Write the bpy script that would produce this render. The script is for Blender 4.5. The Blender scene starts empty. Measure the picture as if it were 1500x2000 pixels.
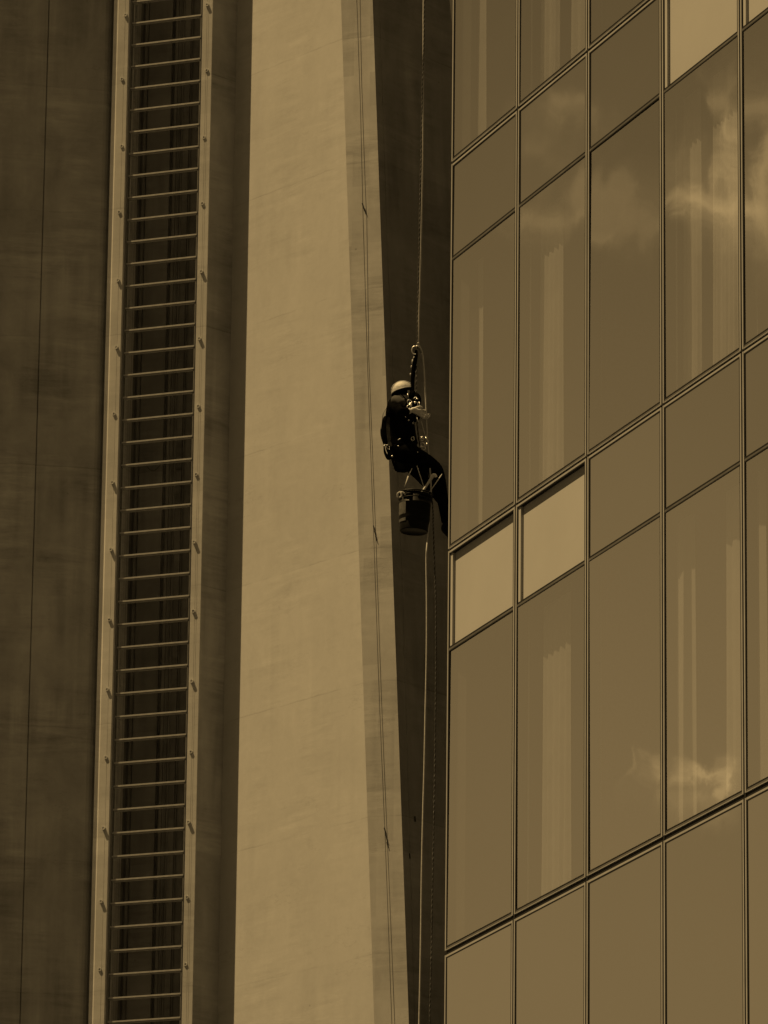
import bpy, bmesh, math, random
from mathutils import Vector, Matrix, noise
R = math.radians
random.seed(7)
sc = bpy.context.scene
col = sc.collection

# ------------------------------------------------------------------ camera
F_PX, PITCH, ROLL, AZ = 12009.4, R(16.657), R(0.6623), R(21.471)
fw = Vector((0, math.cos(PITCH), math.sin(PITCH)))
up0 = Vector((0, -math.sin(PITCH), math.cos(PITCH)))
rt0 = Vector((1, 0, 0))
rt = rt0 * math.cos(ROLL) + up0 * math.sin(ROLL)
up = up0 * math.cos(ROLL) - rt0 * math.sin(ROLL)
cd = bpy.data.cameras.new('camera')
cd.sensor_fit = 'HORIZONTAL'; cd.sensor_width = 36.0
cd.lens = F_PX / 1500 * 36.0
cd.clip_start = 0.5; cd.clip_end = 5000
cam = bpy.data.objects.new('camera', cd); col.objects.link(cam)
cam.matrix_world = Matrix(((rt.x, up.x, -fw.x, 0), (rt.y, up.y, -fw.y, 0), (rt.z, up.z, -fw.z, 0), (0, 0, 0, 1)))
sc.camera = cam

def ray(px, py):
    return (fw + rt * ((px - 750) / F_PX) + up * ((1000 - py) / F_PX)).normalized()
def atY(px, py, Y):
    d = ray(px, py); return d * (Y / d.y)
def onplane(px, py, P, n):
    d = ray(px, py); return d * (P.dot(n) / d.dot(n))

# ------------------------------------------------------------------ light
SUN_PSI, SUN_EL = R(84), R(65)
sdir = Vector((-math.sin(SUN_PSI) * math.cos(SUN_EL), -math.cos(SUN_PSI) * math.cos(SUN_EL), math.sin(SUN_EL)))
sl = bpy.data.lights.new('sun', 'SUN'); sl.energy = 5.0; sl.angle = R(0.53); sl.color = (1.0, 0.685, 0.295)
so = bpy.data.objects.new('sun', sl); col.objects.link(so)
so.rotation_euler = (-sdir).to_track_quat('-Z', 'Y').to_euler()
sc.view_settings.view_transform = 'Standard'; sc.view_settings.look = 'None'
sc.view_settings.gamma = 1.0; sc.view_settings.use_curve_mapping = False
sc.view_settings.exposure = 0.24

# ------------------------------------------------------------------ node helpers
class NT:
    def __init__(s, tree): s.t = tree; s.n = tree.nodes; s.l = tree.links
    def node(s, ty, **kw):
        n = s.n.new(ty)
        for k, v in kw.items(): setattr(n, k, v)
        return n
    def put(s, sock, v):
        if hasattr(v, 'is_linked') or isinstance(v, bpy.types.NodeSocket): s.l.new(v, sock)
        elif v is not None:
            if isinstance(v, (tuple, list, Vector)) and len(sock.default_value) == 4 and len(v) == 3: v = (*v, 1)
            sock.default_value = v
    def math(s, op, a, b=None, c=None, clamp=False):
        n = s.node('ShaderNodeMath', operation=op, use_clamp=clamp)
        s.put(n.inputs[0], a)
        if b is not None: s.put(n.inputs[1], b)
        if c is not None: s.put(n.inputs[2], c)
        return n.outputs[0]
    def vmath(s, op, a, b=None):
        n = s.node('ShaderNodeVectorMath', operation=op)
        s.put(n.inputs[0], a)
        if b is not None: s.put(n.inputs[1], b)
        return n.outputs['Value'] if op in ('DOT_PRODUCT', 'LENGTH', 'DISTANCE') else n.outputs[0]
    def noise(s, vec, scale, detail=4, rough=0.55, dist=0.0):
        n = s.node('ShaderNodeTexNoise'); s.put(n.inputs['Vector'], vec)
        n.inputs['Scale'].default_value = scale; n.inputs['Detail'].default_value = detail
        n.inputs['Roughness'].default_value = rough; n.inputs['Distortion'].default_value = dist
        return n.outputs['Fac']
    def white(s, vec):
        n = s.node('ShaderNodeTexWhiteNoise', noise_dimensions='3D'); s.put(n.inputs['Vector'], vec); return n.outputs['Value']
    def ramp(s, v, stops):
        n = s.node('ShaderNodeValToRGB'); s.put(n.inputs[0], v)
        while len(n.color_ramp.elements) < len(stops): n.color_ramp.elements.new(0.5)
        for e, (p, c) in zip(n.color_ramp.elements, stops):
            e.position = p; e.color = (c, c, c, 1) if not isinstance(c, tuple) else (*c, 1)
        return n.outputs[0]
    def mapr(s, v, a, b, c, d):
        n = s.node('ShaderNodeMapRange'); s.put(n.inputs[0], v)
        for i, x in enumerate((a, b, c, d)): n.inputs[i + 1].default_value = x
        return n.outputs[0]
    def comb(s, x, y, z):
        n = s.node('ShaderNodeCombineXYZ'); s.put(n.inputs[0], x); s.put(n.inputs[1], y); s.put(n.inputs[2], z); return n.outputs[0]
    def sep(s, v):
        n = s.node('ShaderNodeSeparateXYZ'); s.put(n.inputs[0], v); return n.outputs

# ------------------------------------------------------------------ sky
TINT = (1.0, 0.675, 0.285)
# facade of the glass tower (needed here only for the direction of the sky it mirrors)
C0 = Vector((0.5428, 50.0, 0.0))
TF = Vector((math.sin(AZ), -math.cos(AZ), 0)); NF = Vector((-math.cos(AZ), -math.sin(AZ), 0))
def refl(px, py):
    d = ray(px, py); return (d - 2 * d.dot(NF) * NF).normalized()
w = bpy.data.worlds.new('World'); sc.world = w; w.use_nodes = True
nt = NT(w.node_tree); nt.n.clear()
sky = nt.node('ShaderNodeTexSky', sky_type='NISHITA'); sky.sun_disc = False
sky.sun_elevation = SUN_EL; sky.sun_rotation = math.atan2(sdir.x, sdir.y)
sky.air_density = 1.6; sky.dust_density = 2.0
bw = nt.node('ShaderNodeRGBToBW'); nt.l.new(sky.outputs[0], bw.inputs[0])
tc = nt.node('ShaderNodeTexCoord'); D = tc.outputs['Generated']
r0 = refl(1180, 800)
e2 = (Vector((0, 0, 1)) - r0 * r0.z).normalized(); e1 = r0.cross(e2)
def ab(v): return v.dot(e1), v.dot(e2)
wn = nt.node('ShaderNodeTexNoise'); nt.l.new(D, wn.inputs['Vector']); wn.inputs['Scale'].default_value = 95; wn.inputs['Detail'].default_value = 6; wn.inputs['Roughness'].default_value = 0.6
warp = nt.vmath('SCALE', nt.vmath('SUBTRACT', wn.outputs['Color'], (0.5, 0.5, 0.5))); warp.node.inputs['Scale'].default_value = 0.014
Dw = nt.vmath('ADD', D, warp)
al = nt.vmath('DOT_PRODUCT', Dw, tuple(e1)); be = nt.vmath('DOT_PRODUCT', Dw, tuple(e2))
tot = None
clouds = [  # pixel mirrored, half sizes (px), strength
    (1470, 300, 24, 110, .95), (1440, 215, 16, 30, .5), (1400, 415, 85, 26, .95), (1370, 340, 55, 45, .3), (1500, 420, 60, 80, .8),
    (1090, 225, 55, 32, .45), (1065, 430, 60, 28, .5), (1030, 300, 40, 30, .25), (1200, 390, 60, 50, .35), (1230, 330, 40, 40, .25),
    (1372, 1518, 42, 14, 1.05), (1414, 1545, 14, 34, .9), (1290, 1520, 7, 24, .30), (1365, 1565, 36, 24, .38), (1410, 1610, 35, 22, .35),
    (1270, 380, 25, 60, .25), (1190, 430, 60, 18, .3)]
for (x, y, sx, sy, st) in clouds:
    a0, b0 = ab(refl(x, y)); a1, _ = ab(refl(x + sx, y)); _, b1 = ab(refl(x, y + sy))
    qa = nt.math('POWER', nt.math('DIVIDE', nt.math('SUBTRACT', al, a0), abs(a1 - a0)), 2)
    qb = nt.math('POWER', nt.math('DIVIDE', nt.math('SUBTRACT', be, b0), abs(b1 - b0)), 2)
    g = nt.math('MULTIPLY', nt.math('EXPONENT', nt.math('MULTIPLY', nt.math('ADD', qa, qb), -0.9)), st)
    tot = g if tot is None else nt.math('ADD', tot, g)
front = nt.math('GREATER_THAN', nt.vmath('DOT_PRODUCT', D, tuple(r0)), 0.9)
tot = nt.math('MULTIPLY', tot, front)
wisp = nt.noise(D, 60, 6, 0.6)
tot = nt.math('MULTIPLY', tot, nt.mapr(wisp, 0.3, 0.7, 0.55, 1.35))
bigc = nt.mapr(nt.noise(D, 2.2, 7, 0.6), 0.5, 0.75, 0.0, 0.5)      # scattered fair-weather clouds
notfront = nt.math('SUBTRACT', 1.0, front)
tot = nt.math('ADD', tot, nt.math('MULTIPLY', bigc, notfront))
mirror_glow = nt.math('MULTIPLY', nt.math('EXPONENT', nt.math('MULTIPLY', nt.math('SUBTRACT', 1.0, nt.vmath('DOT_PRODUCT', D, tuple(refl(860, 2050)))), -48.0)), 0.70)  # glow added to the sky only where the panes mirror it
lum = nt.math('ADD', nt.math('MULTIPLY', bw.outputs[0], nt.math('ADD', mirror_glow, 0.29)), nt.math('MULTIPLY', tot, 3.6))
tn = nt.node('ShaderNodeVectorMath', operation='SCALE'); tn.inputs[0].default_value = TINT; nt.l.new(lum, tn.inputs['Scale'])
bg = nt.node('ShaderNodeBackground'); bg.inputs['Strength'].default_value = 0.05; nt.l.new(tn.outputs[0], bg.inputs[0])
ow = nt.node('ShaderNodeOutputWorld'); nt.l.new(bg.outputs[0], ow.inputs[0])

# ------------------------------------------------------------------ materials
def mat_base(name):
    m = bpy.data.materials.new(name); m.use_nodes = True
    t = NT(m.node_tree); t.n.clear()
    o = t.node('ShaderNodeOutputMaterial'); return m, t, o
def plain(name, c, rough=0.6, metal=0.0, var=0.15, scale=30, bump=0.0, spec=0.5):
    m, t, o = mat_base(name)
    p = t.node('ShaderNodeBsdfPrincipled'); t.l.new(p.outputs[0], o.inputs[0])
    tcn = t.node('ShaderNodeTexCoord')
    f = t.mapr(t.noise(tcn.outputs['Object'], scale, 4), 0.3, 0.7, 1 - var, 1 + var)
    c = c if isinstance(c, tuple) else (c, c, c)
    s = t.node('ShaderNodeVectorMath', operation='SCALE'); s.inputs[0].default_value = c; t.l.new(f, s.inputs['Scale'])
    t.l.new(s.outputs[0], p.inputs['Base Color'])
    p.inputs['Roughness'].default_value = rough; p.inputs['Metallic'].default_value = metal
    p.inputs['Specular IOR Level'].default_value = spec
    if bump:
        b = t.node('ShaderNodeBump'); b.inputs['Strength'].default_value = bump; b.inputs['Distance'].default_value = 0.01
        t.l.new(t.noise(tcn.outputs['Object'], scale * 1.5, 4), b.inputs['Height']); t.l.new(b.outputs[0], p.inputs['Normal'])
    return m

def concrete(name, base, blotch=0.12, streak=0.12, lines=0.08, patch=0.0, specks=True, seed=0.0, bump=0.35, ang=0.0):
    """board-marked concrete: vertical stains, horizontal pour marks, blotches and tie-hole specks"""
    m, t, o = mat_base(name)
    p = t.node('ShaderNodeBsdfPrincipled'); t.l.new(p.outputs[0], o.inputs[0])
    tcn = t.node('ShaderNodeTexCoord')
    x, y, z = t.sep(tcn.outputs['Object'])
    h = t.math('ADD', t.math('MULTIPLY', x, math.cos(ang)), t.math('MULTIPLY', y, -math.sin(ang)))
    h = t.math('ADD', h, seed * 13.7)
    def term(vec, scale, amp, det=5, rough=0.6, mask=None):
        q = t.mapr(t.noise(vec, scale, det, rough, 0.3), 0.28, 0.72, -amp, amp)
        if mask is not None: q = t.math('MULTIPLY', q, mask)
        return q
    warp = t.math('MULTIPLY', t.noise(t.comb(h, 7.7, z), 0.9, 3), 0.8)
    hw = t.math('ADD', h, warp); zw = t.math('ADD', z, t.math('MULTIPLY', warp, 0.5))
    m1 = t.mapr(t.noise(t.comb(hw, 2.2, zw), 0.55, 3), 0.4, 0.62, 0.1, 1.4)
    m2 = t.mapr(t.noise(t.comb(hw, 5.2, zw), 0.8, 3), 0.42, 0.62, 0.0, 1.5)
    # blotches, vertical run-down stains, horizontal pour / trowel marks, grain; each fades in and out
    f = t.math('ADD', 1.0, term(t.comb(t.math('MULTIPLY', hw, 0.9), 0.3, t.math('MULTIPLY', zw, 0.6)), 1.0, blotch))
    f = t.math('ADD', f, term(t.comb(t.math('MULTIPLY', h, 3.2), 4.3, t.math('MULTIPLY', z, 0.16)), 1.0, streak, 4, 0.5, m1))
    hz = term(t.comb(t.math('MULTIPLY', h, 0.55), 9.1, t.math('MULTIPLY', z, 4.2)), 1.0, lines, 5, 0.7, m2)
    f = t.math('ADD', f, hz)
    f = t.math('ADD', f, term(tcn.outputs['Object'], 5.0, 0.05, 6, 0.8))
    cr = t.math('ABSOLUTE', t.math('SUBTRACT', t.noise(t.comb(t.math('MULTIPLY', h, 0.32), 3.3, t.math('MULTIPLY', z, 1.0)), 1.1, 6, 0.62), 0.5))
    f = t.math('SUBTRACT', f, t.math('MULTIPLY', t.mapr(cr, 0.0, 0.006, 0.13, 0.0), t.mapr(t.noise(t.comb(hw, 1.2, zw), 0.7, 2), 0.5, 0.6, 0.0, 1.0)))
    # lift joints: a slight tone step and a thin uneven dark line at every climb of the formwork
    zl_ = t.math('DIVIDE', t.math('ADD', z, t.math('MULTIPLY', t.noise(t.comb(h, 0, 0), 1.5, 4), 0.10)), 2.75)
    lift = t.math('FLOOR', zl_); fr = t.math('FRACT', zl_)
    f = t.math('MULTIPLY', f, t.mapr(t.white(t.comb(lift, seed, 3.0)), 0, 1, 1 - blotch * .5, 1 + blotch * .5))
    jl = t.math('MULTIPLY', t.mapr(fr, 0.0, 0.014, 1.0, 0.0), t.mapr(t.noise(t.comb(h, lift, 1.0), 1.1, 3), 0.42, 0.6, 0.0, 0.22))
    f = t.math('SUBTRACT', f, jl)
    if patch:
        zc = t.math('FLOOR', t.math('MULTIPLY', t.math('ADD', z, t.math('MULTIPLY', t.white(t.comb(t.math('FLOOR', t.math('MULTIPLY', h, 3.1)), seed, 1.0)), 3.0)), 1.35))
        f = t.math('MULTIPLY', f, t.mapr(t.white(t.comb(t.math('FLOOR', t.math('MULTIPLY', h, 3.1)), zc, seed)), 0, 1, 1 - patch, 1 + patch))
    if specks:
        vo = t.node('ShaderNodeTexVoronoi', feature='F1'); t.put(vo.inputs['Vector'], t.comb(h, 0.0, z)); vo.inputs['Scale'].default_value = 1.1
        sp = t.mapr(t.math('ADD', vo.outputs['Distance'], t.math('MULTIPLY', t.noise(tcn.outputs['Object'], 40, 2), 0.02)), 0.025, 0.04, 0.72, 1.0)
        f = t.math('MULTIPLY', f, sp)
    s = t.node('ShaderNodeVectorMath', operation='SCALE'); s.inputs[0].default_value = (base, base, base); t.l.new(f, s.inputs['Scale'])
    t.l.new(s.outputs[0], p.inputs['Base Color'])
    p.inputs['Roughness'].default_value = 0.92; p.inputs['Specular IOR Level'].default_value = 0.2
    b = t.node('ShaderNodeBump'); b.inputs['Strength'].default_value = bump; b.inputs['Distance'].default_value = 0.012
    t.l.new(t.math('ADD', t.math('MULTIPLY', hz, 2.0), t.math('MULTIPLY', t.noise(tcn.outputs['Object'], 6, 5, 0.65), 0.6)), b.inputs['Height'])
    t.l.new(b.outputs[0], p.inputs['Normal'])
    return m

M = {}
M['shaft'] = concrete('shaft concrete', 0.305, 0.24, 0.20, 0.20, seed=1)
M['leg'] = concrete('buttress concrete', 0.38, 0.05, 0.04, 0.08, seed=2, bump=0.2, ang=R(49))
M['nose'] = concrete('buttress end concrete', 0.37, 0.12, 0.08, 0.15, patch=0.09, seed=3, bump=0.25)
M['shade'] = concrete('buttress flank concrete', 0.22, 0.20, 0.15, 0.18, seed=4, bump=0.35, ang=R(-50))  # same concrete as the rest, base darkened to paint in the flank's shade
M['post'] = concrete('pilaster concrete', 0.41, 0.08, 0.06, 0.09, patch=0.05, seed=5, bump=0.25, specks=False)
M['old_cable'] = plain('weathered cable', 0.21, 0.9, var=0.6, scale=1.3)
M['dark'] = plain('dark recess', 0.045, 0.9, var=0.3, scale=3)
M['groove'] = plain('near-black fitting', 0.02, 0.95)  # near-black tone of clamps and brackets
M['galv'] = plain('galvanised steel', 0.30, 0.55, 0.2, 0.12, 8)
M['galv_dark'] = plain('weathered steel', 0.10, 0.6, 0.3, 0.25, 6)
M['pipe'] = plain('sleeve pipe', 0.42, 0.6, 0.0, 0.15, 20)
M['alu'] = plain('anodised aluminium', 0.36, 0.45, 0.2, 0.08, 5)
M['alu_dull'] = plain('weathered aluminium', 0.12, 0.5, 0.3, 0.2, 5)
M['rubber'] = plain('black gasket', 0.012, 0.7, spec=0.2)
M['board'] = plain('pale insulation board', 0.345, 0.85, var=0.03, scale=1.6)
M['curtain'] = plain('curtain cloth', 0.50, 0.9, var=0.1, scale=4)
M['room'] = plain('room wall', 0.10, 0.9)
M['black_cloth'] = plain('black work cloth', 0.004, 0.95, var=0.5, scale=18, bump=0.5, spec=0.0)
M['grey_cloth'] = plain('sunlit sleeve and strap cloth', 0.05, 0.9, var=0.3, scale=14, bump=0.6, spec=0.1)  # sleeve tone raised to paint in sunlight; also used for the bag strap
M['strap'] = plain('black webbing', 0.003, 0.9, spec=0.0)
M['skin'] = plain('skin', 0.50, 0.6, var=0.08, scale=30)
M['helmet'] = plain('scuffed helmet shell', 0.37, 0.6, var=0.28, scale=22, bump=0.5)
M['metal'] = plain('bright steel', 0.60, 0.38, 0.8, 0.1, 10)
M['rope_pale'] = plain('pale rope', 0.42, 0.9, var=0.2, scale=60)
M['rope_fleck'] = plain('dull rope strand', 0.20, 0.9, var=0.6, scale=9)
M['rope_dark'] = plain('dark rope strand', 0.02, 0.85, var=0.3, scale=60)
M['bucket'] = plain('black pail plastic', 0.003, 0.5, var=0.3, scale=10, spec=0.12)
M['paper'] = plain('worn paper label', 0.055, 0.9, var=0.5, scale=22)
M['cloth_pale'] = plain('pale rag', 0.40, 0.9, var=0.15, scale=30)
M['wood'] = plain('pale tool handle', 0.50, 0.6, var=0.1, scale=20)
M['ground'] = plain('paved ground', 0.05, 0.95, var=0.2, scale=0.4)
M['boot'] = plain('boot leather', 0.004, 0.8, spec=0.1)

def glass(name, refl_f, trans, base=0.0, wave=0.0):
    m, t, o = mat_base(name)
    g = t.node('ShaderNodeBsdfGlossy'); g.inputs['Roughness'].default_value = 0.0
    oi = t.node('ShaderNodeObjectInfo'); rf = t.mapr(oi.outputs['Random'], 0, 1, refl_f * .92, refl_f * 1.08); t.l.new(t.comb(rf, rf, rf), g.inputs['Color'])
    tcn = t.node('ShaderNodeTexCoord')
    if wave:
        b = t.node('ShaderNodeBump'); b.inputs['Strength'].default_value = 1.0; b.inputs['Distance'].default_value = wave
        t.l.new(t.noise(tcn.outputs['Object'], 1.3, 1, 0.4), b.inputs['Height']); t.l.new(b.outputs[0], g.inputs['Normal'])
    if trans:
        tr = t.node('ShaderNodeBsdfTransparent'); tr.inputs[0].default_value = (trans, trans, trans, 1)
        a = t.node('ShaderNodeAddShader'); t.l.new(g.outputs[0], a.inputs[0]); t.l.new(tr.outputs[0], a.inputs[1])
    else:
        df = t.node('ShaderNodeBsdfDiffuse'); 
        f = t.mapr(t.noise(tcn.outputs['Object'], 0.8, 3), 0.3, 0.7, base * 0.93, base * 1.07)
        t.l.new(t.comb(f, f, f), df.inputs[0])
        a = t.node('ShaderNodeAddShader'); t.l.new(g.outputs[0], a.inputs[0]); t.l.new(df.outputs[0], a.inputs[1])
    t.l.new(a.outputs[0], o.inputs[0]); return m
M['vision'] = glass('coated vision glass', 0.66, 0.34, wave=0.0012)
M['spandrel'] = glass('coated spandrel glass', 0.62, 0, 0.018, wave=0.0010)

# ------------------------------------------------------------------ mesh helpers
class MB:
    def __init__(s): s.v = []; s.f = []; s.sm = False
    def add(s, vs, fs):
        o = len(s.v); s.v += [Vector(p) for p in vs]; s.f += [tuple(i + o for i in f) for f in fs]
    def frame_box(s, O, ax, ay, az, lo, hi):
        P = [O + ax * (hi[0] if i & 1 else lo[0]) + ay * (hi[1] if i & 2 else lo[1]) + az * (hi[2] if i & 4 else lo[2]) for i in range(8)]
        s.add(P, [(0, 2, 3, 1), (4, 5, 7, 6), (0, 1, 5, 4), (2, 6, 7, 3), (0, 4, 6, 2), (1, 3, 7, 5)])
    def tube(s, pts, r, n=8, cap=True):
        pts = [Vector(p) for p in pts]; k = len(pts)
        rs = r if isinstance(r, (list, tuple)) else [r] * k
        o = len(s.v); ref = None
        for i, p in enumerate(pts):
            d = (pts[min(i + 1, k - 1)] - pts[max(i - 1, 0)])
            d = d.normalized() if d.length > 1e-9 else Vector((0, 0, 1))
            if ref is None: ref = d.orthogonal().normalized()
            a = (ref - d * ref.dot(d)); a = a.normalized() if a.length > 1e-6 else d.orthogonal().normalized(); ref = a
            b = d.cross(a)
            for j in range(n):
                t = 2 * math.pi * j / n; s.v.append(p + (a * math.cos(t) + b * math.sin(t)) * rs[i])
        for i in range(k - 1):
            for j in range(n):
                q = (j + 1) % n; s.f.append((o + i * n + j, o + i * n + q, o + (i + 1) * n + q, o + (i + 1) * n + j))
        if cap:
            s.f.append(tuple(o + j for j in range(n))[::-1]); s.f.append(tuple(o + (k - 1) * n + j for j in range(n)))
    def prism(s, lo, hi):
        n = len(lo); s.add(list(lo) + list(hi), [(i, (i + 1) % n, n + (i + 1) % n, n + i) for i in range(n)] + [tuple(range(n))[::-1], tuple(range(n, 2 * n))])
    def ribbon(s, pts, wdir, width, thick):
        """flat strap following pts"""
        pts = [Vector(p) for p in pts]; o = len(s.v); k = len(pts)
        for i, p in enumerate(pts):
            d = (pts[min(i + 1, k - 1)] - pts[max(i - 1, 0)]).normalized()
            a = (Vector(wdir) - d * Vector(wdir).dot(d)).normalized(); b = d.cross(a)
            for (u, v) in ((-1, -1), (1, -1), (1, 1), (-1, 1)): s.v.append(p + a * u * width / 2 + b * v * thick / 2)
        for i in range(k - 1):
            for j in range(4):
                q = (j + 1) % 4; s.f.append((o + i * 4 + j, o + i * 4 + q, o + i * 4 + 4 + q, o + i * 4 + 4 + j))
        s.f.append((o + 3, o + 2, o + 1, o)); s.f.append(tuple(o + (k - 1) * 4 + j for j in range(4)))
    def ell(s, c, rx, ry, rz, axes=None, n=14, m=10, t0=0.0, t1=math.pi):
        axes = axes or (Vector((1, 0, 0)), Vector((0, 1, 0)), Vector((0, 0, 1)))
        o = len(s.v)
        for i in range(m + 1):
            th = t0 + (t1 - t0) * i / m
            for j in range(n):
                ph = 2 * math.pi * j / n
                s.v.append(c + axes[0] * rx * math.sin(th) * math.cos(ph) + axes[1] * ry * math.sin(th) * math.sin(ph) + axes[2] * rz * math.cos(th))
        for i in range(m):
            for j in range(n):
                q = (j + 1) % n; s.f.append((o + i * n + j, o + i * n + q, o + (i + 1) * n + q, o + (i + 1) * n + j))
    def build(s, name, mat, parent=None, smooth=False, bevel=0):
        me = bpy.data.meshes.new(name); me.from_pydata([tuple(v) for v in s.v], [], s.f); me.update()
        bm = bmesh.new(); bm.from_mesh(me); bmesh.ops.remove_doubles(bm, verts=bm.verts, dist=1e-6)
        bmesh.ops.recalc_face_normals(bm, faces=bm.faces)
        if bevel: bmesh.ops.bevel(bm, geom=list(bm.edges), offset=bevel, segments=2, affect='EDGES', profile=0.7)
        bm.to_mesh(me); bm.free()
        if smooth:
            for p in me.polygons: p.use_smooth = True
        me.materials.append(mat)
        o = bpy.data.objects.new(name, me); col.objects.link(o)
        if parent: o.parent = parent; o.matrix_parent_inverse = Matrix.Identity(4); 
        if parent: off = world_loc(parent); me.transform(Matrix.Translation(-off))
        return o
def world_loc(o):
    v = Vector(o.location)
    while o.parent: o = o.parent; v += Vector(o.location)
    return v
def empty(name, loc=(0, 0, 0)):
    o = bpy.data.objects.new(name, None); o.location = loc; o.empty_display_size = 0.3; col.objects.link(o); return o
def tag(o, label=None, cat=None, group=None, kind=None):
    if label: o['label'] = label
    if cat: o['category'] = cat
    if group: o['group'] = group
    if kind: o['kind'] = kind
    return o
Z = Vector((0, 0, 1))

# ------------------------------------------------------------------ ground
GZ = -1.6
g = MB(); g.add([(-3000, -3000, GZ), (3000, -3000, GZ), (3000, 3000, GZ), (-3000, 3000, GZ)], [(0, 1, 2, 3)])
tag(g.build('ground', M['ground']), 'flat grey paved ground far below the towers', None, kind='structure')

# ------------------------------------------------------------------ concrete tower
TOPZ = 96.0
ROW = 1030
def nrm(phi): return Vector((-math.sin(R(phi)), -math.cos(R(phi)), 0))     # facing, degrees turned to the left of the camera
def step(P, px, phi, row=ROW):
    """walk from P along the wall that faces phi until it is seen at pixel column px"""
    q = onplane(px, row, P, nrm(phi)); return Vector((q.x, q.y, 0))
def back(P, phi, d): return P - nrm(phi) * d
tower = empty('concrete_tower', (2.0, 121, GZ))
tag(tower, 'tall tapering concrete tower with a ladder recess, left of the glass building', 'tower')

PF = 20.0                                   # facing of the pilasters
p_l = atY(206.2, ROW, 120.0); p_l.z = 0      # left pilaster, front left corner
p_l2 = step(p_l, 226.8, PF)
p_c = step(p_l, 204.2, 55)                   # lit chamfer
p_c0 = step(p_c, 197.0, -1)
rl = step(p_l, 374.8, PF); rr = step(p_l, 394.6, PF)
# left pilaster with a shallow groove
def notch(a, b, f, wd=0.006, dp=0.006, phi=PF):
    d = (b - a).normalized(); m = a + (b - a) * f
    return [m - d * wd / 2, back(m - d * wd / 2, phi, dp), back(m + d * wd / 2, phi, dp), m + d * wd / 2]
def prism_at(mb, pts, z0, z1): mb.prism([Vector((p.x, p.y, z0)) for p in pts], [Vector((p.x, p.y, z1)) for p in pts])
mb = MB()
lp = [p_c0, p_c, p_l] + notch(p_l, p_l2, 0.66) + [p_l2, back(p_l2, PF, 0.45), back(p_c0, PF, 0.45)]
prism_at(mb, lp, GZ, TOPZ); postL = mb.build('pilaster', M['post'], tower)
mb = MB()
rp = [rl] + notch(rl, rr, 0.45) + notch(rl, rr, 0.62) + [rr, back(rr, PF, 0.18), back(rl, PF, 0.5)]
prism_at(mb, rp, GZ, TOPZ); postR = mb.build('pilaster', M['post'], tower)

# shaft
A_PHI = -8.0
aN = nrm(A_PHI)
a_end = back(p_c0, PF, 0.34); a_end = step(a_end, 181, A_PHI)
a_c1 = step(a_end, 187, -22); a_c2 = step(a_c1, 192.5, -40); a_c3 = step(a_c2, 199, -58)
a_sm = step(a_end, 66.5, A_PHI); a_far = step(a_end, -420, A_PHI)
at = (a_end - a_sm).normalized()
rec = 0.95
r_in = back(p_l2, PF, 0.04); r_out = back(rl, PF, 0.04)
sp0 = back(rr, PF, 0.03)
SP = -43.0
corner = step(rr, 444.0, SP)
shaft = [a_far, a_sm - at * .011, back(a_sm - at * .011, A_PHI, .05), back(a_sm + at * .011, A_PHI, .05), a_sm + at * .011,
         a_end, a_c1, a_c2, a_c3, back(step(p_l, 216, PF), PF, 0.46), back(r_in, PF, 0.31), back(r_in, PF, rec), back(r_out, PF, rec), back(r_out, PF, 0.3), back(step(p_l, 385, PF), PF, 0.12), sp0, corner,
         corner + Vector((2.0, 4.0, 0)), corner + Vector((0, 12, 0)), a_far + Vector((0, 12, 0))]
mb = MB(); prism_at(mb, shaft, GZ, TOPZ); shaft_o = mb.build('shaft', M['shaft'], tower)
# buttress (battered): edges from two rows, carried down to the ground and up
def leg_rows(row, bc, cdx, dx):
    B = onplane(bc, row, corner, nrm(49)); 
    C = onplane(cdx, row, B, nrm(PF))
    Dd = onplane(dx, row, C, nrm(-50))
    return B, C, Dd
lo = leg_rows(1970, 730.0, 797.6, 1075.0); hi = leg_rows(30, 667.0, 728.8, 881.0)
def at_z(a, b, z): t = (z - a.z) / (b.z - a.z); return a + (b - a) * t
def leg_at(z):
    c = Vector((corner.x - 0.0, corner.y, z)); B, C, Dd = (at_z(a, b, z) for a, b in zip(lo, hi))
    return c, B, C, Dd
lev = [GZ, lo[0].z, 35.0, hi[0].z, 62.0]
L = [leg_at(z) for z in lev]
def face_strip(name, i, j, m, phi, thick=0.5, inner=0.0):
    mb = MB(); ths = []
    for a, b in zip(L[:-1], L[1:]):
        n = nrm(phi) * thick
        mb.add([a[i], a[j], b[j], b[i]], [(0, 1, 2, 3)])
    return mb
# solid leg: flank (B), end (C), shaded flank (D) as three meshes of one solid, butted at the edges
def loft(name, idx_pts, m):
    mb = MB(); n = len(idx_pts[0])
    vs = [p for ring in idx_pts for p in ring]; fs = []
    for k in range(len(idx_pts) - 1):
        for i in range(n):
            q = (i + 1) % n; fs.append((k * n + i, k * n + q, (k + 1) * n + q, (k + 1) * n + i))
    fs.append(tuple(range(n))[::-1]); fs.append(tuple(range((len(idx_pts) - 1) * n, len(idx_pts) * n)))
    mb.add(vs, fs); return mb.build(name, m, tower)
rB, rC, rD = [], [], []
for (c, B, C, Dd) in L:
    mid = (C + Dd) / 2 + Vector((-1.2, 1.0, 0)); mid2 = Vector((c.x + 1.0, c.y + 1.6, c.z))
    innC = B + (C - B) * 0.5 - nrm(PF) * 0.35
    rB.append([c, B, innC, mid2]); rC.append([B, C, innC]); rD.append([C, Dd, Dd + Vector((-1.5, 2.5, 0)), mid2 + Vector((0, .2, 0)), innC])
loft('buttress', rB, M['leg']); nose = loft('buttress_end', rC, M['nose']); flank = loft('buttress_flank', rD, M['shade'])
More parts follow.
